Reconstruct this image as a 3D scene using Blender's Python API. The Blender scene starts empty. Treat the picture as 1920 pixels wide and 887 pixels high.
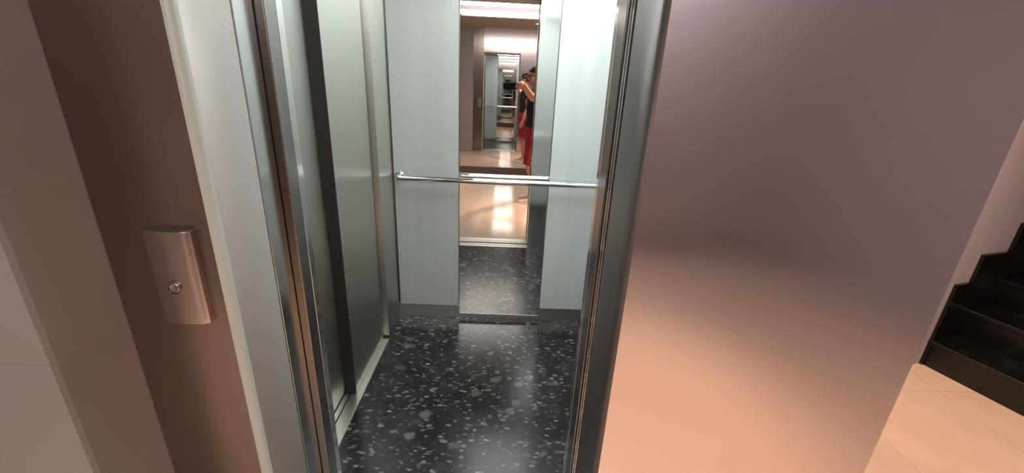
import bpy, bmesh, math, random
from mathutils import Vector, Matrix
random.seed(4)
SC = bpy.context.scene
C = SC.collection
PI = math.pi

# ---------------------------------------------------------------- camera
F_PX, CX, CY, EYE = 775.0, 960.0, 443.5, 1.45
down = Vector((857 - CX, 2580 - CY, F_PX)).normalized()
dx = 952 - CX
fy = -(down.x * dx + down.z * F_PX) / down.y
Yc = Vector((dx, fy, F_PX)).normalized()
Zc = -down
Xc = Yc.cross(Zc)
# columns of the camera in the world
def cam_vec(a, b, c):            # camera frame: right, up, forward -> world direction
    v = Vector((a, -b, c))
    return Vector((Xc.dot(v), Yc.dot(v), Zc.dot(v)))
cr, cu, cf = cam_vec(1, 0, 0), cam_vec(0, 1, 0), cam_vec(0, 0, 1)
cd = bpy.data.cameras.new('camera')
cd.sensor_width = 36.0
cd.lens = F_PX / 1920 * 36
cd.clip_start = 0.01
cam = bpy.data.objects.new('camera', cd)
C.objects.link(cam)
m = Matrix((cr, cu, -cf)).transposed().to_4x4()
m.translation = Vector((0, 0, EYE))
cam.matrix_world = m
SC.camera = cam

# ---------------------------------------------------------------- view, world, light strengths
SC.view_settings.view_transform = 'Standard'
SC.view_settings.look = 'None'
SC.view_settings.gamma = 1.0
SC.view_settings.use_curve_mapping = False
SC.view_settings.exposure = 0.0
SC.cycles.max_bounces = 16
SC.cycles.glossy_bounces = 12
SC.cycles.diffuse_bounces = 5
CABIN_LIGHT = 7.2
LANDING_LIGHT = 13.0
ADDED_SPOT_W = 140.0
w = bpy.data.worlds.new('world'); SC.world = w
w.use_nodes = True
w.node_tree.nodes['Background'].inputs[0].default_value = (0.5, 0.45, 0.5, 1)
w.node_tree.nodes['Background'].inputs[1].default_value = 0.05

# ---------------------------------------------------------------- materials
def lin(c):
    return tuple(((x / 255) / 12.92 if x / 255 <= 0.04045 else ((x / 255 + 0.055) / 1.055) ** 2.4) for x in c) + (1,)

def mat(name, col, rough=0.5, metal=0.0, **kw):
    m = bpy.data.materials.new(name); m.use_nodes = True
    b = m.node_tree.nodes['Principled BSDF']
    b.inputs['Base Color'].default_value = col if len(col) == 4 else col + (1,)
    b.inputs['Roughness'].default_value = rough
    b.inputs['Metallic'].default_value = metal
    for k, v in kw.items():
        b.inputs[k.replace('_', ' ')].default_value = v
    return m

def N(m, t, **kw):
    n = m.node_tree.nodes.new(t)
    for k, v in kw.items(): setattr(n, k, v)
    return n
def L(m, a, b): m.node_tree.links.new(a, b)

def steel(name, col, rough, aniso=0.6, vertical=True, amount=0.10, rot=0.0):
    m = mat(name, col, rough, 1.0)
    b = m.node_tree.nodes['Principled BSDF']
    tc = N(m, 'ShaderNodeTexCoord'); mp = N(m, 'ShaderNodeMapping')
    mp.inputs['Scale'].default_value = (260, 260, 1.2) if vertical else (3, 3, 300)
    nz = N(m, 'ShaderNodeTexNoise'); nz.inputs['Scale'].default_value = 1.0; nz.inputs['Detail'].default_value = 2
    L(m, tc.outputs['Object'], mp.inputs['Vector']); L(m, mp.outputs[0], nz.inputs['Vector'])
    mr = N(m, 'ShaderNodeMapRange')
    mr.inputs['To Min'].default_value = rough - amount * 0.5; mr.inputs['To Max'].default_value = rough + amount * 0.5
    L(m, nz.outputs['Fac'], mr.inputs['Value']); L(m, mr.outputs[0], b.inputs['Roughness'])
    if aniso:
        b.inputs['Anisotropic'].default_value = aniso
        b.inputs['Anisotropic Rotation'].default_value = rot
        tg = N(m, 'ShaderNodeTangent'); tg.direction_type = 'RADIAL'; tg.axis = 'Z'
        L(m, tg.outputs[0], b.inputs['Tangent'])
    bp = N(m, 'ShaderNodeBump'); bp.inputs['Strength'].default_value = 0.0; bp.inputs['Distance'].default_value = 0.001
    L(m, nz.outputs['Fac'], bp.inputs['Height']); L(m, bp.outputs[0], b.inputs['Normal'])
    return m

def emit(name, col, s):
    m = bpy.data.materials.new(name); m.use_nodes = True
    b = m.node_tree.nodes['Principled BSDF']
    b.inputs['Base Color'].default_value = (0.8, 0.8, 0.8, 1)
    b.inputs['Emission Color'].default_value = col + (1,)
    b.inputs['Emission Strength'].default_value = s
    return m

def terrazzo():
    m = mat('dark terrazzo', (0.02, 0.02, 0.021), 0.20, Specular_IOR_Level=0.35)
    b = m.node_tree.nodes['Principled BSDF']
    tc = N(m, 'ShaderNodeTexCoord')
    wn = N(m, 'ShaderNodeTexNoise'); wn.inputs['Scale'].default_value = 22; wn.inputs['Detail'].default_value = 2
    L(m, tc.outputs['Object'], wn.inputs['Vector'])
    sub = N(m, 'ShaderNodeVectorMath', operation='SUBTRACT'); sub.inputs[1].default_value = (0.5, 0.5, 0.5)
    L(m, wn.outputs['Color'], sub.inputs[0])
    sc = N(m, 'ShaderNodeVectorMath', operation='SCALE'); sc.inputs['Scale'].default_value = 0.035
    L(m, sub.outputs[0], sc.inputs[0])
    add = N(m, 'ShaderNodeVectorMath', operation='ADD')
    L(m, tc.outputs['Object'], add.inputs[0]); L(m, sc.outputs[0], add.inputs[1])
    prev = None
    for (scl, rot, sx, thr, rad, hi) in ((21, 0.5, 1.9, 0.55, 0.26, 0.20), (25, -0.9, 2.3, 0.60, 0.24, 0.26), (12, 1.9, 1.3, 0.75, 0.28, 0.11), (40, 2.6, 1.6, 0.62, 0.26, 0.12)):
        mp = N(m, 'ShaderNodeMapping'); mp.inputs['Rotation'].default_value = (0, 0, rot)
        mp.inputs['Scale'].default_value = (1, sx, 1); mp.inputs['Location'].default_value = (scl * .37, rot, 0)
        L(m, add.outputs[0], mp.inputs['Vector'])
        v = N(m, 'ShaderNodeTexVoronoi'); v.inputs['Scale'].default_value = scl
        L(m, mp.outputs[0], v.inputs['Vector'])
        sepc = N(m, 'ShaderNodeSeparateColor'); L(m, v.outputs['Color'], sepc.inputs[0])
        near = N(m, 'ShaderNodeMapRange'); near.inputs['From Min'].default_value = rad; near.inputs['From Max'].default_value = rad + 0.09
        near.inputs['To Min'].default_value = 1; near.inputs['To Max'].default_value = 0
        L(m, v.outputs['Distance'], near.inputs['Value'])
        pick = N(m, 'ShaderNodeMapRange'); pick.inputs['From Min'].default_value = thr; pick.inputs['From Max'].default_value = 1.0
        pick.inputs['To Min'].default_value = 0; pick.inputs['To Max'].default_value = hi
        L(m, sepc.outputs['Red'], pick.inputs['Value'])
        mul = N(m, 'ShaderNodeMath', operation='MULTIPLY'); L(m, near.outputs[0], mul.inputs[0]); L(m, pick.outputs[0], mul.inputs[1])
        if prev is None: prev = mul
        else:
            mx = N(m, 'ShaderNodeMath', operation='MAXIMUM'); L(m, prev.outputs[0], mx.inputs[0]); L(m, mul.outputs[0], mx.inputs[1]); prev = mx
    cl = N(m, 'ShaderNodeTexNoise'); cl.inputs['Scale'].default_value = 9; cl.inputs['Detail'].default_value = 4
    L(m, tc.outputs['Object'], cl.inputs['Vector'])
    clr = N(m, 'ShaderNodeMapRange'); clr.inputs['From Min'].default_value = 0.35; clr.inputs['From Max'].default_value = 0.7
    clr.inputs['To Min'].default_value = 0.010; clr.inputs['To Max'].default_value = 0.028
    L(m, cl.outputs['Fac'], clr.inputs['Value'])
    s = N(m, 'ShaderNodeMath', operation='ADD'); L(m, prev.outputs[0], s.inputs[0]); L(m, clr.outputs[0], s.inputs[1])
    cc = N(m, 'ShaderNodeCombineColor')
    for i in range(3): L(m, s.outputs[0], cc.inputs[i])
    L(m, cc.outputs[0], b.inputs['Base Color'])
    return m

def tiles(name, col, grout, w_, h_, axis, rough=0.25, off=(0, 0)):
    """large wall or floor tiles with thin joints; axis names the two coordinates used"""
    m = mat(name, col, rough)
    b = m.node_tree.nodes['Principled BSDF']
    tc = N(m, 'ShaderNodeTexCoord'); sp = N(m, 'ShaderNodeSeparateXYZ'); cb = N(m, 'ShaderNodeCombineXYZ')
    L(m, tc.outputs['Object'], sp.inputs[0])
    L(m, sp.outputs[axis[0]], cb.inputs[0]); L(m, sp.outputs[axis[1]], cb.inputs[1])
    mp = N(m, 'ShaderNodeMapping'); mp.inputs['Location'].default_value = (off[0], off[1], 0)
    L(m, cb.outputs[0], mp.inputs['Vector'])
    br = N(m, 'ShaderNodeTexBrick'); br.offset = 0.0
    br.inputs['Color1'].default_value = col; br.inputs['Color2'].default_value = tuple(c * 0.94 for c in col[:3]) + (1,)
    br.inputs['Mortar'].default_value = grout
    br.inputs['Scale'].default_value = 1; br.inputs['Brick Width'].default_value = w_; br.inputs['Row Height'].default_value = h_
    br.inputs['Mortar Size'].default_value = 0.0016
    L(m, mp.outputs[0], br.inputs['Vector'])
    nz = N(m, 'ShaderNodeTexNoise'); nz.inputs['Scale'].default_value = 5; nz.inputs['Detail'].default_value = 5
    L(m, tc.outputs['Object'], nz.inputs['Vector'])
    mr = N(m, 'ShaderNodeMapRange'); mr.inputs['To Min'].default_value = 0.86; mr.inputs['To Max'].default_value = 1.12
    L(m, nz.outputs['Fac'], mr.inputs['Value'])
    mx = N(m, 'ShaderNodeVectorMath', operation='SCALE')
    L(m, br.outputs['Color'], mx.inputs[0]); L(m, mr.outputs[0], mx.inputs['Scale'])
    L(m, mx.outputs[0], b.inputs['Base Color'])
    return m

def black_marble():
    m = mat('black marble', (0.006, 0.006, 0.006), 0.22)
    b = m.node_tree.nodes['Principled BSDF']
    tc = N(m, 'ShaderNodeTexCoord')
    nz = N(m, 'ShaderNodeTexNoise'); nz.inputs['Scale'].default_value = 5; nz.inputs['Detail'].default_value = 8; nz.inputs['Distortion'].default_value = 1.6
    L(m, tc.outputs['Object'], nz.inputs['Vector'])
    cr_ = N(m, 'ShaderNodeValToRGB')
    cr_.color_ramp.elements[0].position = 0.55; cr_.color_ramp.elements[0].color = (0.004, 0.004, 0.004, 1)
    cr_.color_ramp.elements[1].position = 0.8; cr_.color_ramp.elements[1].color = (0.028, 0.022, 0.019, 1)
    L(m, nz.outputs['Fac'], cr_.inputs[0]); L(m, cr_.outputs[0], b.inputs['Base Color'])
    return m

def white_glass(name, col):
    m = mat(name, col, 0.22, 0.0, Coat_Weight=0.5, Coat_Roughness=0.08)
    b = m.node_tree.nodes['Principled BSDF']
    tc = N(m, 'ShaderNodeTexCoord'); mp = N(m, 'ShaderNodeMapping'); mp.inputs['Scale'].default_value = (14, 14, 1.0)
    mp.inputs['Rotation'].default_value = (0, 0.18, 0)
    nz = N(m, 'ShaderNodeTexNoise'); nz.inputs['Scale'].default_value = 1; nz.inputs['Detail'].default_value = 3
    L(m, tc.outputs['Object'], mp.inputs[0]); L(m, mp.outputs[0], nz.inputs['Vector'])
    mr = N(m, 'ShaderNodeMapRange'); mr.inputs['To Min'].default_value = 0.88; mr.inputs['To Max'].default_value = 1.10
    L(m, nz.outputs['Fac'], mr.inputs['Value'])
    rgb = N(m, 'ShaderNodeRGB'); rgb.outputs[0].default_value = col
    sc = N(m, 'ShaderNodeVectorMath', operation='SCALE'); L(m, rgb.outputs[0], sc.inputs[0]); L(m, mr.outputs[0], sc.inputs['Scale'])
    L(m, sc.outputs[0], b.inputs['Base Color'])
    return m

M = {}
M['steel_warm'] = steel('warm brushed steel', (0.66, 0.61, 0.63), 0.22, 0.72, amount=.015)
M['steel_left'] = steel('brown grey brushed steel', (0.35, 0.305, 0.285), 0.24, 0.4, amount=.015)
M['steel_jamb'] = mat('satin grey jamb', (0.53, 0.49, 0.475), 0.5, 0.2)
M['corner'] = mat('pale corner highlight', (0.60, 0.67, 0.62), 0.45, 0.1)  # lighter colour carries the highlight of the entrance edge
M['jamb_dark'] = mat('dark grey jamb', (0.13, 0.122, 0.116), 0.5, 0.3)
M['steel_dark'] = steel('dark satin steel', (0.30, 0.285, 0.275), 0.24, 0.0)
M['steel_door'] = steel('sliding door steel', (0.72, 0.73, 0.68), 0.40, 0.93, amount=.02)
M['steel_post'] = steel('post steel', (0.60, 0.61, 0.59), 0.18, 0.7, amount=.03)
M['steel_return'] = steel('polished return steel', (0.80, 0.80, 0.78), 0.14, 0.6, amount=.02)
M['steel_plate'] = steel('button plate steel', (0.50, 0.45, 0.43), 0.30, 0.0)
M['alu'] = steel('sill aluminium', (0.62, 0.62, 0.56), 0.36, 0.0)
M['chrome'] = mat('chrome', (0.75, 0.76, 0.78), 0.06, 1.0)
M['mirror'] = mat('cabin mirror', (0.90, 0.91, 0.90), 0.0, 1.0)
M['mirror_dim'] = mat('landing mirror', (0.74, 0.72, 0.70), 0.012, 1.0)
M['glass_shaded'] = white_glass('pale back painted glass in shade tone', (0.44, 0.48, 0.475, 1))  # same glass as on the right, its dimmer light put into the colour
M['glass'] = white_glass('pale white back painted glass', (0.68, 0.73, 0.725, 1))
M['terrazzo'] = terrazzo()
M['marble_floor'] = tiles('peach polished marble floor', (0.60, 0.47, 0.385, 1), (0.42, 0.31, 0.25, 1), 0.6, 0.6, 'XY', 0.10)
M['tile_x'] = tiles('brown wall tiles', (0.315, 0.265, 0.25, 1), (0.37, 0.28, 0.25, 1), 0.6, 0.3, 'YZ', 0.3, (0.0, 0.064 - 0.128))
M['tile_y'] = tiles('brown wall tiles facing the landing', (0.38, 0.36, 0.345, 1), (0.37, 0.28, 0.25, 1), 0.6, 0.3, 'XZ', 0.3, (0.0, -0.064))
M['wall'] = mat('mauve plaster', (0.44, 0.40, 0.45), 0.6)
M['ceiling'] = mat('ceiling plaster', (0.55, 0.48, 0.42), 0.7)
M['black_marble'] = black_marble()
M['edge_dark'] = mat('dark edge reflection', (0.030, 0.024, 0.024), 0.45)  # dim landing reflected in the door edges, put into the colour
M['dark'] = mat('dark gap', (0.008, 0.008, 0.008), 0.8)
M['brown_skirt'] = mat('brown stone skirting', (0.12, 0.085, 0.07), 0.3)
M['cabin_light'] = emit('cabin light diffuser', (0.96, 1.0, 0.98), CABIN_LIGHT)
M['landing_light'] = emit('landing light diffuser', (1.0, 0.92, 0.87), LANDING_LIGHT)
M['spot_lens'] = emit('downlight lens', (1.0, 0.72, 0.5), 12)
M['white_metal'] = mat('white lamp metal', (0.7, 0.7, 0.68), 0.4)

# ---------------------------------------------------------------- mesh helpers
def link(name, bm, m, parent=None, smooth=False, bevel=0.0):
    me = bpy.data.meshes.new(name)
    bmesh.ops.recalc_face_normals(bm, faces=bm.faces)
    bm.to_mesh(me); bm.free()
    me.materials.append(m)
    if smooth:
        for p in me.polygons: p.use_smooth = True
    o = bpy.data.objects.new(name, me); C.objects.link(o)
    if parent is not None: o.parent = parent
    if bevel:
        b = o.modifiers.new('bevel', 'BEVEL'); b.width = bevel; b.segments = 3; b.limit_method = 'ANGLE'
        b.harden_normals = False
    return o
def box(bm, x0, x1, y0, y1, z0, z1):
    vs = [bm.verts.new((x, y, z)) for x in (x0, x1) for y in (y0, y1) for z in (z0, z1)]
    for f in ((0, 1, 3, 2), (4, 6, 7, 5), (0, 4, 5, 1), (2, 3, 7, 6), (0, 2, 6, 4), (1, 5, 7, 3)):
        bm.faces.new([vs[i] for i in f])
def boxes(*bs):
    bm = bmesh.new()
    for b in bs: box(bm, *b)
    return bm
def prism(bm, pts, z0, z1):
    a = [bm.verts.new((x, y, z0)) for x, y in pts]; b = [bm.verts.new((x, y, z1)) for x, y in pts]
    n = len(pts)
    bm.faces.new(a[::-1]); bm.faces.new(b)
    for i in range(n): bm.faces.new((a[i], a[(i + 1) % n], b[(i + 1) % n], b[i]))
def prisms(*ps):
    bm = bmesh.new()
    for p in ps: prism(bm, *p)
    return bm
def tube(bm, pts, rad, seg=16):
    pts = [Vector(p) for p in pts]
    if not hasattr(rad, '__len__'): rad = [rad] * len(pts)
    rings = []; nrm = None
    for i, p in enumerate(pts):
        t = (pts[min(i + 1, len(pts) - 1)] - pts[max(i - 1, 0)]).normalized()
        if nrm is None: nrm = t.orthogonal().normalized()
        nrm = (nrm - t * nrm.dot(t)).normalized(); bi = t.cross(nrm)
        rings.append([bm.verts.new(p + (nrm * math.cos(a) + bi * math.sin(a)) * rad[i]) for a in [2 * PI * k / seg for k in range(seg)]])
    for a, b in zip(rings, rings[1:]):
        for k in range(seg): bm.faces.new((a[k], a[(k + 1) % seg], b[(k + 1) % seg], b[k]))
    bm.faces.new(rings[0][::-1]); bm.faces.new(rings[-1])
def empty(name, loc, label, cat, group=None, rz=0):
    o = bpy.data.objects.new(name, None); C.objects.link(o)
    o.location = loc; o.rotation_euler = (0, 0, rz)
    return tag(o, label, cat, group)
def tag(o, label=None, cat=None, group=None, kind=None):
    if label: o['label'] = label
    if cat: o['category'] = cat
    if group: o['group'] = group
    if kind: o['kind'] = kind
    return o
def struct(o, label, cat):
    return tag(o, label, cat, None, 'structure')

# ---------------------------------------------------------------- key dimensions
XL, XR = -0.54, 0.245          # entrance reveals
YF = 0.75                      # face of the landing cladding
YG = 0.905                     # gap between landing frame and car
YC = 1.07                      # inner face of the car front
YB = 2.40                      # back of the car
XA, XB = -0.65, 0.65           # car side walls
ZH = 2.12                      # entrance head
ZC = 2.20                      # car ceiling
LC = 2.62                      # landing ceiling
YM = -2.20                     # opposite wall
PX = 0.918                     # free corner of the right cladding
WX = -0.765                    # tiled pier face
WY = 0.607
U = Vector((0.956, 0.294, 0)); V = Vector((0.294, -0.956, 0))
B0 = Vector((2.53, 2.05, 0))

# ---------------------------------------------------------------- structure
struct(link('floor', boxes((-1.9, 4.6, YM, YF + .09, -0.1, 0.0), (PX - .12, 4.6, YF + .09, 3.2, -0.1, 0.0)), M['marble_floor']),
       'polished peach marble landing floor', 'floor')
struct(link('floor_cabin', boxes((XA, XB, YC, YB, -0.1, 0.0)), M['terrazzo']), 'dark terrazzo lift floor with pale chips', 'floor')
struct(link('ceiling', boxes((-1.9, 2.75, YM, YF + .1, LC, LC + .1), (PX, 2.75, YF + .1, 3.2, LC, LC + .1)), M['ceiling']), 'landing ceiling', 'ceiling')
struct(link('wall_left', boxes((-1.9, WX, WY + .002, 1.2, 0, LC)), M['tile_x']), 'brown tiled pier beside the lift', 'wall')
struct(link('wall_front', boxes((-1.9, WX - .001, WY - .008, WY + .002, 0, LC)), M['tile_y']), 'tiled wall left of the pier', 'wall')
struct(link('wall_side', boxes((-2.0, -1.9, YM, WY, 0, LC)), M['tile_x']), 'tiled wall at the end of the landing', 'wall')
struct(link('wall_opposite', boxes((-2.0, 4.6, YM - .1, YM, 0, LC)), M['wall']), 'wall opposite the lift', 'wall')
# stair wall along U, seen right of the cladding
def slab(p, q, th, z0, z1):
    p = Vector(p); q = Vector(q); n = Vector((-(q - p).y, (q - p).x, 0)).normalized() * th
    return ([(p.x, p.y), (q.x, q.y), (q.x + n.x, q.y + n.y), (p.x + n.x, p.y + n.y)], z0, z1)
wa = B0 - U * 1.62; wb = B0 + U * 3.2
ws = link('wall_stair', boxes((-1.62, 3.2, 0, .1, 0, 4.4)), M['wall'])
ws.location = B0; ws.rotation_euler = (0, 0, math.atan2(U.y, U.x))
struct(ws, 'mauve wall above the black stairs', 'wall')
wc = B0 + V * 1.25
struct(link('wall_right', prisms(slab((wc.x, wc.y, 0), (wc.x - .0, YM, 0), .12, 0, LC + .1)), M['wall']), 'right wall of the landing', 'wall')
struct(link('wall_stairwell', prisms(slab(wc + U * 3.2, wc + U * .14, .1, 0, 4.4), slab(wb, wb + V * 1.35, .1, 0, 4.4)), M['wall']), 'walls enclosing the stairs', 'wall')
struct(link('ceiling_stairwell', prisms(([tuple((B0 + U * .2 - V * .1)[:2]), tuple((B0 + U * 3.3 - V * .1)[:2]), tuple((B0 + U * 3.3 + V * 1.35)[:2]), tuple((B0 + U * .2 + V * 1.35)[:2])], 4.4, 4.5)), M['ceiling']), 'ceiling over the stairs', 'ceiling')
# shaft side
struct(link('wall_shaft', boxes((PX - .12, PX - .01, YF + .095, 1.56, 0, LC)), M['wall']), 'side wall of the lift shaft', 'wall')
struct(link('trim_opposite', boxes((-1.9, 2.7, YM, YM + .02, 0, 0.16)), M['brown_skirt'], bevel=.002), 'brown stone skirting under the landing mirror', 'skirting')
# car shell
struct(link('wall_cabin_back', boxes((XA - .02, XB + .02, YB, YB + .03, 0, ZC)), M['steel_dark']), 'steel back wall of the lift car', 'wall')
struct(link('wall_cabin_right', boxes((XB, XB + .03, YC, YB, 0, ZC)), M['steel_dark']), 'steel right wall of the lift car', 'wall')
struct(link('ceiling_cabin', boxes((XA - .1, XB + .03, 1.0, YB + .03, ZC, ZC + .03)), M['steel_door']), 'lift car ceiling', 'ceiling')
# left wall of the car: pieces around the side entrance
DY0, DY1 = 1.31, 2.115
for nm_, bb_ in (('wall_cabin_left', (XA - .10, XA, YC, DY0, 0, ZC)), ('wall_cabin_left_rear', (XA - .10, XA, DY1 + .022, YB, 0, ZC)), ('wall_cabin_left_head', (XA - .10, XA, DY0, DY1 + .022, ZH + .002, ZC))):
    struct(link(nm_, boxes(bb_), M['steel_door'], bevel=.002), 'brushed steel left wall of the lift car around the side doors', 'wall')
struct(link('wall_cabin_front', boxes((XA, -.52, YC - .03, YC, 0, ZC), (XR - .003, XB, YC - .03, YC, 0, ZC), (-.52, XR - .003, YC - .03, YC, ZH, ZC)), M['steel_return'], bevel=.002),
       'brushed steel front return of the lift car', 'wall')
struct(link('wall_shaft_back', boxes((XA - .20, XA - .19, 1.0, YB, -.1, ZC)), M['dark']), 'dark shaft behind the side doors', 'wall')

# ---------------------------------------------------------------- landing cladding and frame
def rounded(x0, x1, y0, y1, r, side):
    """plan of a folded sheet; the rounded corner is at (side, y0)"""
    pts = []
    n = 6
    if side > 0:
        pts = [(x0, y1), (x0, y0)] + [(x1 - r + r * math.sin(a), y0 + r - r * math.cos(a)) for a in [PI / 2 * k / n for k in range(n + 1)]] + [(x1, y1)]
    else:
        pts = [(x1, y1), (x1, y0)] + [(x0 + r - r * math.sin(a), y0 + r - r * math.cos(a)) for a in [PI / 2 * k / n for k in range(n + 1)]] + [(x0, y1)]
    return pts
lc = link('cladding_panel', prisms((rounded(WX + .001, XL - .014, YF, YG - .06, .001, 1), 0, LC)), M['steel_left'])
tag(lc, 'brown brushed steel panel that carries the lift call button', 'wall panel')
rc = link('cladding_panel', prisms((rounded(XR + .012, PX, YF, YG - .06, .006, 1), 0, LC)), M['steel_warm'], smooth=False)
tag(rc, 'tall wide brushed steel panel right of the lift entrance', 'wall panel')
hc = link('cladding_panel', boxes((XL - .013, XR + .011, YF, YG - .06, ZH + .02, LC)), M['steel_warm'])
tag(hc, 'brushed steel panel above the lift entrance head', 'wall panel')
fr = empty('entrance_surround', (0, YF, 0), 'satin steel surround lining both sides of the lift entrance', 'entrance surround')
def local(o, root):
    o.parent = root; o.matrix_parent_inverse = Matrix.Translation(-Vector(root.location)); return o
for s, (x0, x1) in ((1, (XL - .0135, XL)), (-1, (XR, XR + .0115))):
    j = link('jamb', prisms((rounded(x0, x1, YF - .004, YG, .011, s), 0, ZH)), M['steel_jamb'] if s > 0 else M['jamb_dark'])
    for p in j.data.polygons: p.use_smooth = abs(p.normal.z) < .5
    local(j, fr)
local(link('corner_highlight', prisms((rounded(XL - .0135, XL + .0015, YF - .0055, YF + .012, .013, 1), 0, ZH)), M['corner'], smooth=False), fr)  # pale strip standing in for the bright highlight on the rounded edge
local(link('head', boxes((XL - .0135, XR + .0115, YF - .004, YG, ZH, ZH + .019)), M['steel_jamb'], bevel=.003), fr)

# open landing/car door leaves seen edge on, pocketed behind the jambs
for s, lab in ((-1, 'left'), (1, 'right')):
    d = empty('entrance_door_post', (-.54 if s < 0 else XR + .0, 0.95, 0),
              'narrow steel post at the %s edge of the open lift entrance' % lab, 'door post')
    if s < 0:
        local(link('rear_lining', boxes((-.60, -.541, YG + .008, .985, 0, ZH + .03)), M['steel_post'], bevel=.002), d)
        local(link('door_edge', boxes((-.60, -.519, .988, YC - .032, 0, ZH + .03)), M['steel_dark'], bevel=.003), d)
    else:
        local(link('rear_lining', boxes((XR + .004, .32, YG + .008, .965, 0, ZH + .03)), M['steel_dark'], bevel=.002), d)
        local(link('door_edge', boxes((XR - .003, .32, .968, YC - .032, 0, ZH + .03)), M['steel_dark'], bevel=.003), d)
        local(link('guide_strip', boxes((XR + .0005, XR + .0035, .925, .935, 0, ZH + .02), (XR + .0005, XR + .0035, .945, .955, 0, ZH + .02)), M['chrome'], bevel=.001), d)

# sills
sl = empty('entrance_sill', (0, .84, 0), 'ribbed aluminium sill across the lift entrance floor', 'sill')
local(link('landing_strip', boxes((XL, XR, YF + .091, .90, -.06, .001), (XL, XR, .908, .925, -.06, .002), (XL, XR, .932, .955, -.06, .002)), M['alu']), sl)
local(link('car_strip', boxes((-.518, XR - .004, .985, 1.003, -.06, .002), (-.518, XR - .004, 1.010, 1.028, -.06, .002), (-.518, XR - .004, 1.036, YC, -.06, .002)), M['alu']), sl)
local(link('groove', boxes((XL, XR, .90, YC - .001, -.08, -.02)), M['dark']), sl)

# call button
cb = empty('call_button_plate', (-.628, YF, .97), 'curved steel lift call plate with one round button', 'call button')
pw, ph = .086, .198
bm = bmesh.new()
prof = [(-pw / 2, 0)] + [(-pw / 2 + pw * t, -.013 - .009 * math.sin(PI * min(1, t * 1.0)) ** .8 * (1 if t < .5 else 1)) for t in [k / 16 for k in range(17)]] + [(pw / 2, 0)]
prof = [(-pw / 2, 0)]
for k in range(21):
    t = k / 20
    x = -pw / 2 + pw * t
    # nearly flat face that rolls off steeply at the right edge
    dep = .012 + .010 * math.sin(PI * (0.15 + 0.62 * t)) if t < .8 else .012 + .010 * math.sin(PI * .646) * (1 - ((t - .8) / .2) ** 2) 
    prof.append((x, -dep))
prof.append((pw / 2, 0))
n = 12
prev = None; rings = []
for j in range(n + 1):
    z = ph * j / n
    rings.append([bm.verts.new((x, y, z)) for x, y in prof])
for a, b in zip(rings, rings[1:]):
    for k in range(len(prof) - 1): bm.faces.new((a[k], a[k + 1], b[k + 1], b[k]))
    bm.faces.new((a[-1], a[0], b[0], b[-1]))
bm.faces.new(rings[0]); bm.faces.new(rings[-1][::-1])
pl = link('face_plate', bm, M['steel_plate'], cb, smooth=False, bevel=.0012)
for p in pl.data.polygons: p.use_smooth = (abs(p.normal.z) < .5 and abs(p.normal.x) < .93)
def disc(bm, c, r, y0, y1, seg=40, ri=0):
    if not ri:
        tube(bm, [(c[0], y0, c[1]), (c[0], y1, c[1])], r, seg); return
    ang = [2 * PI * k / seg for k in range(seg)]
    R_ = [[bm.verts.new((c[0] + rr * math.cos(a), y, c[1] + rr * math.sin(a))) for a in ang] for rr, y in ((r, y0), (r, y1), (ri, y1), (ri, y0))]
    for q in range(4):
        a, b = R_[q], R_[(q + 1) % 4]
        for k in range(seg): bm.faces.new((a[k], a[(k + 1) % seg], b[(k + 1) % seg], b[k]))
bm = bmesh.new(); disc(bm, (-.004, .083), .0145, -.016, -.0245, ri=.0115)
bz = link('button_ring', bm, M['steel_dark'], cb, bevel=.0006)
bm = bmesh.new()
prf = [(.0112, -.016), (.0112, -.0225), (.010, -.0245), (.007, -.0238), (.003, -.0232), (0.0008, -.023)]
rg = [[bm.verts.new((-.004 + r * math.cos(2 * PI * k / 32), y, .083 + r * math.sin(2 * PI * k / 32))) for k in range(32)] for r, y in prf]
for a, b in zip(rg, rg[1:]):
    for k in range(32): bm.faces.new((a[k], a[(k + 1) % 32], b[(k + 1) % 32], b[k]))
bm.faces.new(rg[-1]); bm.faces.new(rg[0])
link('push_button', bm, M['steel_plate'], cb, smooth=True)

# ---------------------------------------------------------------- inside the car
GZ0 = 0.095
MX = 0.262
for x0, x1, lab, mm in ((XA + .012, -MX - .002, 'tall pale glass panel left of the lift mirror', M['glass_shaded']), (MX + .002, XB - .012, 'tall pale glass panel right of the lift mirror, lit brighter', M['glass'])):
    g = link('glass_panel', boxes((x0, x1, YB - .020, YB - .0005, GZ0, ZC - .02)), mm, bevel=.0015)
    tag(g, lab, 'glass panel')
mi = empty('wall_mirror', (0, YB, .03), 'tall narrow mirror on the back wall of the lift', 'mirror')
local(link('mirror_glass', boxes((-MX + .003, MX - .003, YB - .018, YB - .010, .04, ZC - .02)), M['mirror']), mi)
local(link('edge_trim', boxes((-MX, -MX + .003, YB - .021, YB - .001, .04, ZC - .02), (MX - .003, MX, YB - .021, YB - .001, .04, ZC - .02)), M['steel_dark']), mi)
local(link('bottom_trim', boxes((-MX, MX, YB - .020, YB - .001, .030, .04)), M['steel_door'], bevel=.001), mi)
sk = link('skirting_strip', boxes((XA + .002, XB - .002, YB - .010, YB - .0003, .001, .0295), (XA + .002, -MX - .001, YB - .010, YB - .0003, .0295, GZ0 - .001), (MX + .001, XB - .002, YB - .010, YB - .0003, .0295, GZ0 - .001)), M['steel_door'])
tag(sk, 'low steel skirting under the glass panels of the lift back wall', 'skirting')
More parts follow.
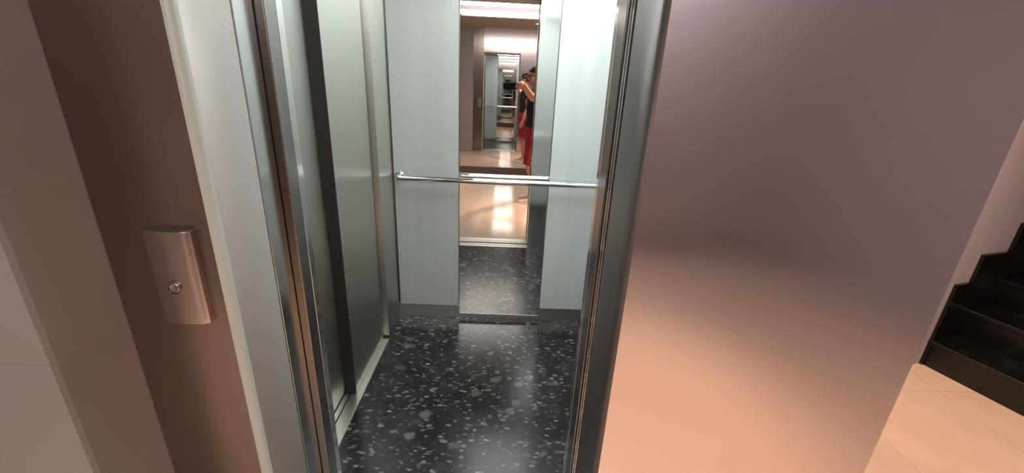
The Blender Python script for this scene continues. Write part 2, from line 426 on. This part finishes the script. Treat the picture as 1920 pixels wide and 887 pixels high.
# right wall panels of the car (two) and its skirting
for y0, y1, lab in ((YC + .012, 1.733, 'white glass panel on the right lift wall nearest the entrance'), (1.737, YB - .024, 'white glass panel on the right lift wall next to the back wall')):
    g = link('glass_panel', boxes((XB - .018, XB - .0005, y0, y1, GZ0, ZC - .02)), M['glass'], bevel=.0015)
    tag(g, lab, 'glass panel')
sk2 = link('skirting_strip', boxes((XB - .010, XB - .0003, YC + .002, YB - .012, .001, GZ0 - .001)), M['steel_door'])
tag(sk2, 'low steel skirting under the glass panels of the right lift wall', 'skirting')

# handrail
hr = empty('handrail', (0, YB - .085, .937), 'chrome handrail across the back wall and mirror of the lift', 'handrail')
HR = .0155; hx = .575
pts = []
for s in (-1, 1):
    arc = [(s * (hx + .03 * math.sin(a)), .032 - .032 * math.cos(a) , 0) for a in [PI / 2 * k / 8 for k in range(9)]]
    if s < 0: pts += [(-hx - .03, .058, 0)] + arc[::-1]
    else: pts += arc + [(hx + .03, .058, 0)]
bm = bmesh.new(); tube(bm, pts, HR, 20)
link('rail', bm, M['chrome'], hr, smooth=True)
for s in (-1, 1):
    bm = bmesh.new(); tube(bm, [(s * (hx + .03), .0575, 0), (s * (hx + .03), .0645, 0)], .027, 28)
    link('wall_rosette', bm, M['chrome'], hr, bevel=.002)

# side sliding doors
def door(x0, x1, y0, y1, lab):
    d = link('sliding_door', boxes((x0, x1, y0, y1, .006, ZH)), M['steel_door'], bevel=.002)
    link('edge_dark_strip', boxes((x0, x1, y0 - .006, y0 - .0005, .006, ZH)), M['edge_dark'], d)  # dark strip painting the dim reflection on the steel door edge
    return tag(d, lab, 'lift door', 'telescopic side doors of the lift')
door(-.732, -.682, 1.655, 2.119, 'steel sliding lift door leaf farther from the entrance, nearer the back wall')
door(-.775, -.740, 1.312, 1.70, 'steel sliding lift door leaf closer to the entrance, set farther back')
ss = empty('side_sill', (XA, 1.7, 0), 'pale aluminium sill at the foot of the side doors', 'sill')
local(link('sill_plate', boxes((-.706, XA + .002, DY0 - .03, DY1, -.05, .004)), M['alu'], bevel=.001), ss)
local(link('inner_rail', boxes((-.735, -.712, DY0 - .03, 1.653, -.05, .003), (-.80, -.741, DY0 - .03, DY1, -.05, .002)), M['alu'], bevel=.001), ss)
local(link('groove', boxes((-.80, XA, DY0 - .03, DY1, -.07, -.03)), M['dark']), ss)

# car light
cl = empty('cabin_light', (0, 1.75, ZC), 'flat white light panel in the lift ceiling', 'ceiling light')
local(link('light_frame', boxes((-.30, .60, 1.28, 1.30, ZC - .02, ZC), (-.30, .60, 2.18, 2.20, ZC - .02, ZC), (-.30, -.28, 1.30, 2.18, ZC - .02, ZC), (.58, .60, 1.30, 2.18, ZC - .02, ZC)), M['chrome']), cl)
local(link('diffuser', boxes((-.28, .58, 1.30, 2.18, ZC - .014, ZC - .004)), M['cabin_light']), cl)

# ---------------------------------------------------------------- stairs
st = empty('staircase', (B0.x, B0.y, 0), 'black marble staircase climbing away at the right', 'staircase')
st.rotation_euler = (0, 0, math.atan2(U.y, U.x))
RI, TR = .17, .24
for k in range(9):
    z = RI * (k + 1)
    # local x along the climb, local y towards the wall (negative = into the stair)
    bm = boxes((TR * k + .012, TR * 9, -1.24, 0.0, RI * k, z - .03))
    o = link('step', bm, M['black_marble'], st)
    bm = boxes((TR * k - .008, TR * (k + 1) + .012 if k < 8 else TR * 9, -1.24, 0.0, z - .03, z))
    link('tread', bm, M['black_marble'], o, bevel=.006)
bm = bmesh.new()
pts = [(0, 0), (0, .527)]
for k in range(8):
    s = .127 + TR * k; z = .527 + RI * k
    pts += [(s, z), (s, z + RI)]
pts += [(TR * 9, .527 + RI * 8), (TR * 9, 0)]
va = [bm.verts.new((x, -.0, z)) for x, z in pts]; vb = [bm.verts.new((x, -.018, z)) for x, z in pts]
bm.faces.new(va); bm.faces.new(vb[::-1])
for i in range(len(pts)): bm.faces.new((va[i], va[(i + 1) % len(pts)], vb[(i + 1) % len(pts)], vb[i]))
bmesh.ops.translate(bm, verts=bm.verts, vec=(0, .0005, 0))
link('stepped_skirting', bm, M['black_marble'], st)

# ---------------------------------------------------------------- opposite mirror and landing lights
om = empty('landing_mirror', (.1, YM, .17), 'large mirror covering the landing wall opposite the lift', 'mirror')
local(link('mirror_glass', boxes((-1.05, .85, YM + .001, YM + .010, .162, 2.5)), M['mirror_dim']), om)
ll = empty('ceiling_light', (.2, -1.8, LC), 'long bright ceiling light near the landing mirror', 'ceiling light')
local(link('housing', boxes((-.84, 1.32, -1.97, -1.44, LC - .03, LC - .0005)), M['white_metal']), ll)
local(link('diffuser', boxes((-.80, 1.28, -1.93, -1.48, LC - .10, LC - .031)), M['landing_light']), ll)
def added_spot(x, y, watt, lab, cone=75):  # unseen spots added to brighten the floor, stair wall and left wall
    d = empty('added_spot', (x, y, LC), lab, 'ceiling light', 'added spots in the landing ceiling')
    bm = bmesh.new()
    ang = [2 * PI * k / 28 for k in range(28)]
    R_ = [[bm.verts.new((r * math.cos(a), r * math.sin(a), z)) for a in ang] for r, z in ((.065, 0), (.065, -.008), (.05, -.008), (.045, 0))]
    for a, b in zip(R_, R_[1:]):
        for k in range(28): bm.faces.new((a[k], a[(k + 1) % 28], b[(k + 1) % 28], b[k]))
    link('ring', bm, M['white_metal'], d)
    bm = bmesh.new(); tube(bm, [(0, 0, -.001), (0, 0, -.003)], .045, 28)
    link('lens', bm, M['spot_lens'], d)
    ld = bpy.data.lights.new('added_spot_beam', 'SPOT'); ld.energy = watt; ld.color = (1.0, .68, .46)
    ld.spot_size = math.radians(cone); ld.spot_blend = .9; ld.shadow_soft_size = .05
    lo = bpy.data.objects.new('added_spot_beam', ld); C.objects.link(lo); lo.parent = d; lo.location = (0, 0, -.02)
added_spot(1.9, 1.38, ADDED_SPOT_W * 2.0, 'added spot brightening the floor before the stairs', 105)
added_spot(.55, -.2, ADDED_SPOT_W * 2.6, 'added spot brightening the floor in front of the lift entrance', 54)
added_spot(-1.1, -.9, ADDED_SPOT_W, 'added spot brightening the left end of the landing')

# ---------------------------------------------------------------- phone (held just behind the lens)
eye = Vector((0, 0, EYE))
def cw(a, b, c): return eye + cr * a + cu * b + cf * c
pm = Matrix((cr, cu, -cf)).transposed().to_4x4(); pm.translation = cw(.034, 0, -.007)
bm = boxes((-.083, .083, -.040, .040, 0.0, .009))
M['phone'] = mat('black phone', (.006, .006, .007), .25)
M['phone_case'] = mat('phone lens ring', (.02, .02, .022), .15)
ph_ = bpy.data.objects.new('phone', None); C.objects.link(ph_); ph_.matrix_world = pm
tag(ph_, 'black phone held out sideways in the hand of the person', 'phone')
link('phone_body', bm, M['phone'], ph_, bevel=.0035)
bm = bmesh.new()
for cx_, cy_ in ((-.034, .000), (-.062, .020)):
    tube(bm, [(cx_, cy_, .0005), (cx_, cy_, -.0012)], .008, 24)
link('camera_lens', bm, M['phone_case'], ph_)

# ---------------------------------------------------------------- person (seen only in the mirrors)
PB = Vector((.36, -.66, 0)); 
pe = empty('person', PB, 'person in black top and red shorts holding a phone out sideways', 'person', None, PI / 2)
PMI = (Matrix.Translation(PB) @ Matrix.Rotation(PI / 2, 4, 'Z')).inverted()
def P(wv): return PMI @ Vector(wv)
M['skin'] = mat('skin', (.50, .27, .19), .5)
M['shirt'] = mat('black cotton', (.009, .008, .010), .85)
M['shorts'] = mat('red shorts', (.30, .012, .03), .8)
M['hair'] = mat('dark brown hair', (.020, .012, .009), .55)
M['shoe'] = mat('white sneaker', (.62, .55, .5), .6)
M['specs'] = mat('black spectacle frame', (.01, .01, .01), .3)
def ball(bm, c, r, sc=(1, 1, 1), rot=None, sub=3):
    mm = Matrix.Translation(Vector(c)) @ (rot.to_matrix().to_4x4() if rot else Matrix.Identity(4)) @ Matrix.Diagonal((r * sc[0], r * sc[1], r * sc[2], 1))
    bmesh.ops.create_icosphere(bm, subdivisions=sub, radius=1, matrix=mm)
def limb(bm, pts, rad, seg=14):
    tube(bm, pts, rad, seg)
    for p, r in zip(pts, rad): ball(bm, p, r, sub=2)
def loft(bm, secs, seg=28):
    """secs: z, centre y, half width x, half depth y"""
    R_ = [[bm.verts.new((hx_ * math.copysign(abs(math.cos(a)) ** .85, math.cos(a)) + (cx_), cy_ + hy * math.sin(a), z)) for a in [2 * PI * k / seg for k in range(seg)]] for z, cx_, cy_, hx_, hy in secs]
    for a, b in zip(R_, R_[1:]):
        for k in range(seg): bm.faces.new((a[k], a[(k + 1) % seg], b[(k + 1) % seg], b[k]))
    bm.faces.new(R_[0][::-1]); bm.faces.new(R_[-1])
def remesh(o, vox, sm=4):
    r = o.modifiers.new('remesh', 'REMESH'); r.mode = 'VOXEL'; r.voxel_size = vox; r.use_smooth_shade = True
    s = o.modifiers.new('smooth', 'SMOOTH'); s.iterations = sm; s.factor = .5
# joints
sh_r, sh_l = Vector((.165, -.01, 1.375)), Vector((-.165, -.01, 1.375))
wrist_r = P(cw(.128 + .034, -.012, -.125)); palm_r = P(cw(.118 + .034, -.004, -.070))
elb_r = (sh_r + wrist_r) / 2 + Vector((-.0, -.03, -.10))
elb_l, wrist_l = Vector((-.225, -.045, 1.09)), Vector((-.235, .035, .85))
hip = [Vector((s * .085, 0, .90)) for s in (-1, 1)]
knee = [Vector((-.10, .02, .49)), Vector((.10, .035, .49))]
ank = [Vector((-.105, -.05, .085)), Vector((.11, -.03, .085))]
bm = bmesh.new()
loft(bm, [(.86, 0, 0, .15, .10), (.92, 0, 0, .165, .112), (1.02, 0, 0, .150, .098), (1.10, 0, 0, .138, .090), (1.22, 0, .005, .150, .100), (1.32, 0, 0, .160, .102), (1.40, 0, -.01, .135, .080), (1.435, 0, -.012, .07, .06)])
limb(bm, [(0, -.012, 1.40), (0, .002, 1.47), (0, .012, 1.53)], [.060, .055, .054])
# head: skull, jaw, nose, ears, lips, brow (faces +y), head turned a little to the phone
hd = Matrix.Translation((0, .012, 1.482)) @ Matrix.Rotation(-.30, 4, 'Z') @ Matrix.Rotation(-.08, 4, 'X') @ Matrix.Translation((0, 0, -1.50))
hb = bmesh.new()
ball(hb, (0, .0, 1.615), .1, (.76, .95, .92))
ball(hb, (0, .035, 1.565), .1, (.62, .62, .78))
ball(hb, (0, .055, 1.520), .03, (1.2, .9, .8))
limb(hb, [(0, .088, 1.610), (0, .103, 1.578)], [.008, .0115], 10)
ball(hb, (0, .086, 1.549), .009, (2.3, .9, .7), sub=2)
ball(hb, (0, .084, 1.538), .009, (2.0, .9, .8), sub=2)
ball(hb, (0, .080, 1.632), .018, (2.6, .8, .5), sub=2)
for s in (-1, 1):
    ball(hb, (s * .078, -.004, 1.595), .03, (.35, .6, 1.0), sub=2)
    ball(hb, (s * .040, .062, 1.578), .024, (1, .8, .9), sub=2)
for v in hb.verts: v.co = hd @ v.co
tmp = bpy.data.meshes.new('tmp'); hb.to_mesh(tmp); hb.free(); bm.from_mesh(tmp); bpy.data.meshes.remove(tmp)
# arms
limb(bm, [sh_r + Vector((-.03, 0, 0)), sh_r, (sh_r + elb_r) / 2, elb_r, elb_r * .6 + wrist_r * .4, wrist_r], [.055, .052, .046, .038, .039, .026])
limb(bm, [sh_l + Vector((.03, 0, 0)), sh_l, (sh_l + elb_l) / 2, elb_l, elb_l * .6 + wrist_l * .4, wrist_l], [.055, .052, .046, .038, .039, .026])
# gripping right hand, written in the camera frame
limb(bm, [wrist_r, palm_r, P(cw(.114 + .034, 0, -.050))], [.026, .028, .024])
for i, (u_, a_, tip) in enumerate(((.031, .000, .058), (.0115, .002, .050), (-.008, .001, .054), (-.0265, -.001, .064))):
    r_ = (.0076, .0078, .0076, .0068)[i]
    limb(bm, [palm_r.lerp(P(cw(.113 + .034, u_, -.050)), .55), P(cw(.113 + .034, u_, -.045)), P(cw(.111 + .034, u_, -.012)), P(cw(.098 + .034, u_, .0035)), P(cw(tip + .034, u_ + .002, .0025))], [.013, .0115, r_ + .001, r_, r_ * .88], 10)
limb(bm, [P(cw(.116 + .034, .010, -.075)), P(cw(.098 + .034, .022, -.052)), P(cw(.078 + .034, .024, -.032)), P(cw(.052 + .034, .022, -.0265))], [.016, .0125, .0105, .009], 10)
# relaxed left hand
wl = wrist_l
limb(bm, [wl, wl + Vector((.003, .016, -.045)), wl + Vector((.004, .026, -.085))], [.026, .027, .022])
for i in range(4):
    o_ = Vector((.0, -.030 + .0205 * i, -.082 + .004 * abs(i - 2))) + Vector((.002, .026, 0))
    ln = (.058, .070, .076, .068)[i]
    p0 = wl + o_
    limb(bm, [p0, p0 + Vector((.006, .006, -ln * .45)), p0 + Vector((.016, .012, -ln * .75)), p0 + Vector((.030, .014, -ln))], [.0105, .0092, .0085, .0075], 10)
limb(bm, [wl + Vector((.006, .020, -.025)), wl + Vector((.016, .048, -.055)), wl + Vector((.024, .058, -.080)), wl + Vector((.028, .060, -.103))], [.015, .0125, .010, .0085], 10)
# legs
for h_, k_, a_ in zip(hip, knee, ank):
    limb(bm, [h_, h_.lerp(k_, .5), k_, k_.lerp(a_, .32) + Vector((0, -.018, 0)), k_.lerp(a_, .7), a_], [.088, .074, .056, .055, .040, .034], 18)
    limb(bm, [a_, a_ + Vector((0, .06, -.035)), a_ + Vector((0, .13, -.055))], [.034, .033, .024])
body = link('body', bm, M['skin'], pe); remesh(body, .0036, 2)
# shirt
bm = bmesh.new()
loft(bm, [(.90, 0, 0, .172, .122), (.96, 0, 0, .170, .120), (1.08, 0, 0, .158, .108), (1.22, 0, .006, .166, .114), (1.32, 0, 0, .176, .114), (1.395, 0, -.01, .150, .092), (1.44, 0, -.012, .085, .072)])
for s_, e_ in ((sh_r, elb_r), (sh_l, elb_l)):
    limb(bm, [s_ * .8 + Vector((0, 0, .27)), s_, s_.lerp(e_, .42)], [.068, .0625, .058], 16)
o = link('shirt', bm, M['shirt'], pe); remesh(o, .007, 4)
# shorts
bm = bmesh.new()
loft(bm, [(.80, 0, 0, .165, .118), (.86, 0, 0, .176, .126), (.93, 0, 0, .176, .125), (.99, 0, 0, .168, .118)])
for h_, k_ in zip(hip, knee):
    limb(bm, [h_, h_.lerp(k_, .5)], [.100, .095], 18)
    tube(bm, [h_, h_.lerp(k_, .5), h_.lerp(k_, .95)], [.100, .096, .092], 20)
o = link('shorts', bm, M['shorts'], pe); remesh(o, .007, 3)
# shoes
for a_ in ank:
    bm = bmesh.new()
    for z0_, z1_, g in ((.0, .022, .006), (.018, .075, 0)):
        secs = [(-.065, .030), (-.04, .038), (.02, .036), (.09, .045), (.15, .042), (.185, .028), (.198, .012)]
        n_ = len(secs); top = []; bot = []
        for q, (yy, ww) in enumerate(secs):
            zt = z1_ if z1_ < .03 else (z1_ + .015 if q < 2 else z1_ - .005 - .040 * max(0, (q - 2)) / (n_ - 3))
            ww += g
            bot.append((bm.verts.new((a_.x - ww, a_.y + yy, z0_)), bm.verts.new((a_.x + ww, a_.y + yy, z0_))))
            top.append((bm.verts.new((a_.x - ww * .8, a_.y + yy, zt)), bm.verts.new((a_.x + ww * .8, a_.y + yy, zt))))
        for q in range(n_ - 1):
            bm.faces.new((bot[q][0], bot[q][1], bot[q + 1][1], bot[q + 1][0])); bm.faces.new((top[q][0], top[q + 1][0], top[q + 1][1], top[q][1]))
            bm.faces.new((bot[q][0], bot[q + 1][0], top[q + 1][0], top[q][0])); bm.faces.new((bot[q][1], top[q][1], top[q + 1][1], bot[q + 1][1]))
        bm.faces.new((bot[0][0], top[0][0], top[0][1], bot[0][1])); bm.faces.new((bot[-1][0], bot[-1][1], top[-1][1], top[-1][0]))
    link('shoe', bm, M['shoe'], pe, bevel=.006)
# hair: short cap with a fringe
bm = bmesh.new()
ball(bm, (0, -.010, 1.630), .1, (.86, 1.02, .90), sub=4)
for v in list(bm.verts):
    if v.co.z < 1.60 - max(0, -(v.co.y)) * .75 + max(0, v.co.y) * .62: bm.verts.remove(v)
for v in bm.verts:
    v.co += (v.co - Vector((0, -.01, 1.62))).normalized() * random.uniform(-.003, .004)
for v in bm.verts: v.co = hd @ v.co
bmesh.ops.solidify(bm, geom=list(bm.faces), thickness=.012)
link('hair', bm, M['hair'], pe, smooth=True)
# eyes
for s in (-1, 1):
    bm = bmesh.new()
    ball(bm, (s * .034, .080, 1.605), .011, (1.2, .7, .7))
    for v in bm.verts: v.co = hd @ v.co
    link('eye', bm, M['specs'], pe, smooth=True)
M['lips'] = mat('lips', (.34, .12, .10), .45)
bm = bmesh.new()
limb(bm, [(-.024, .083, 1.545), (-.012, .0905, 1.544), (0, .0935, 1.544), (.012, .0905, 1.544), (.024, .083, 1.545)], [.0035, .0055, .006, .0055, .0035], 8)
for v in bm.verts: v.co = hd @ v.co
o = link('lips', bm, M['lips'], pe); remesh(o, .0015, 2)
# glasses
bm = bmesh.new()
for s in (-1, 1):
    ring = [(s * .034 + .024 * math.cos(a), .098 - abs(s * .034 + .024 * math.cos(a)) * .18, 1.605 + .018 * math.sin(a)) for a in [2 * PI * k / 20 for k in range(21)]]
    tube(bm, ring, .0028, 8)
    tube(bm, [(s * .058, .088, 1.610), (s * .080, .02, 1.612), (s * .082, -.01, 1.606)], .0025, 8)
tube(bm, [(-.010, .098, 1.608), (.010, .098, 1.608)], .0025, 8)
for v in bm.verts: v.co = hd @ v.co
link('glasses', bm, M['specs'], pe, smooth=True)
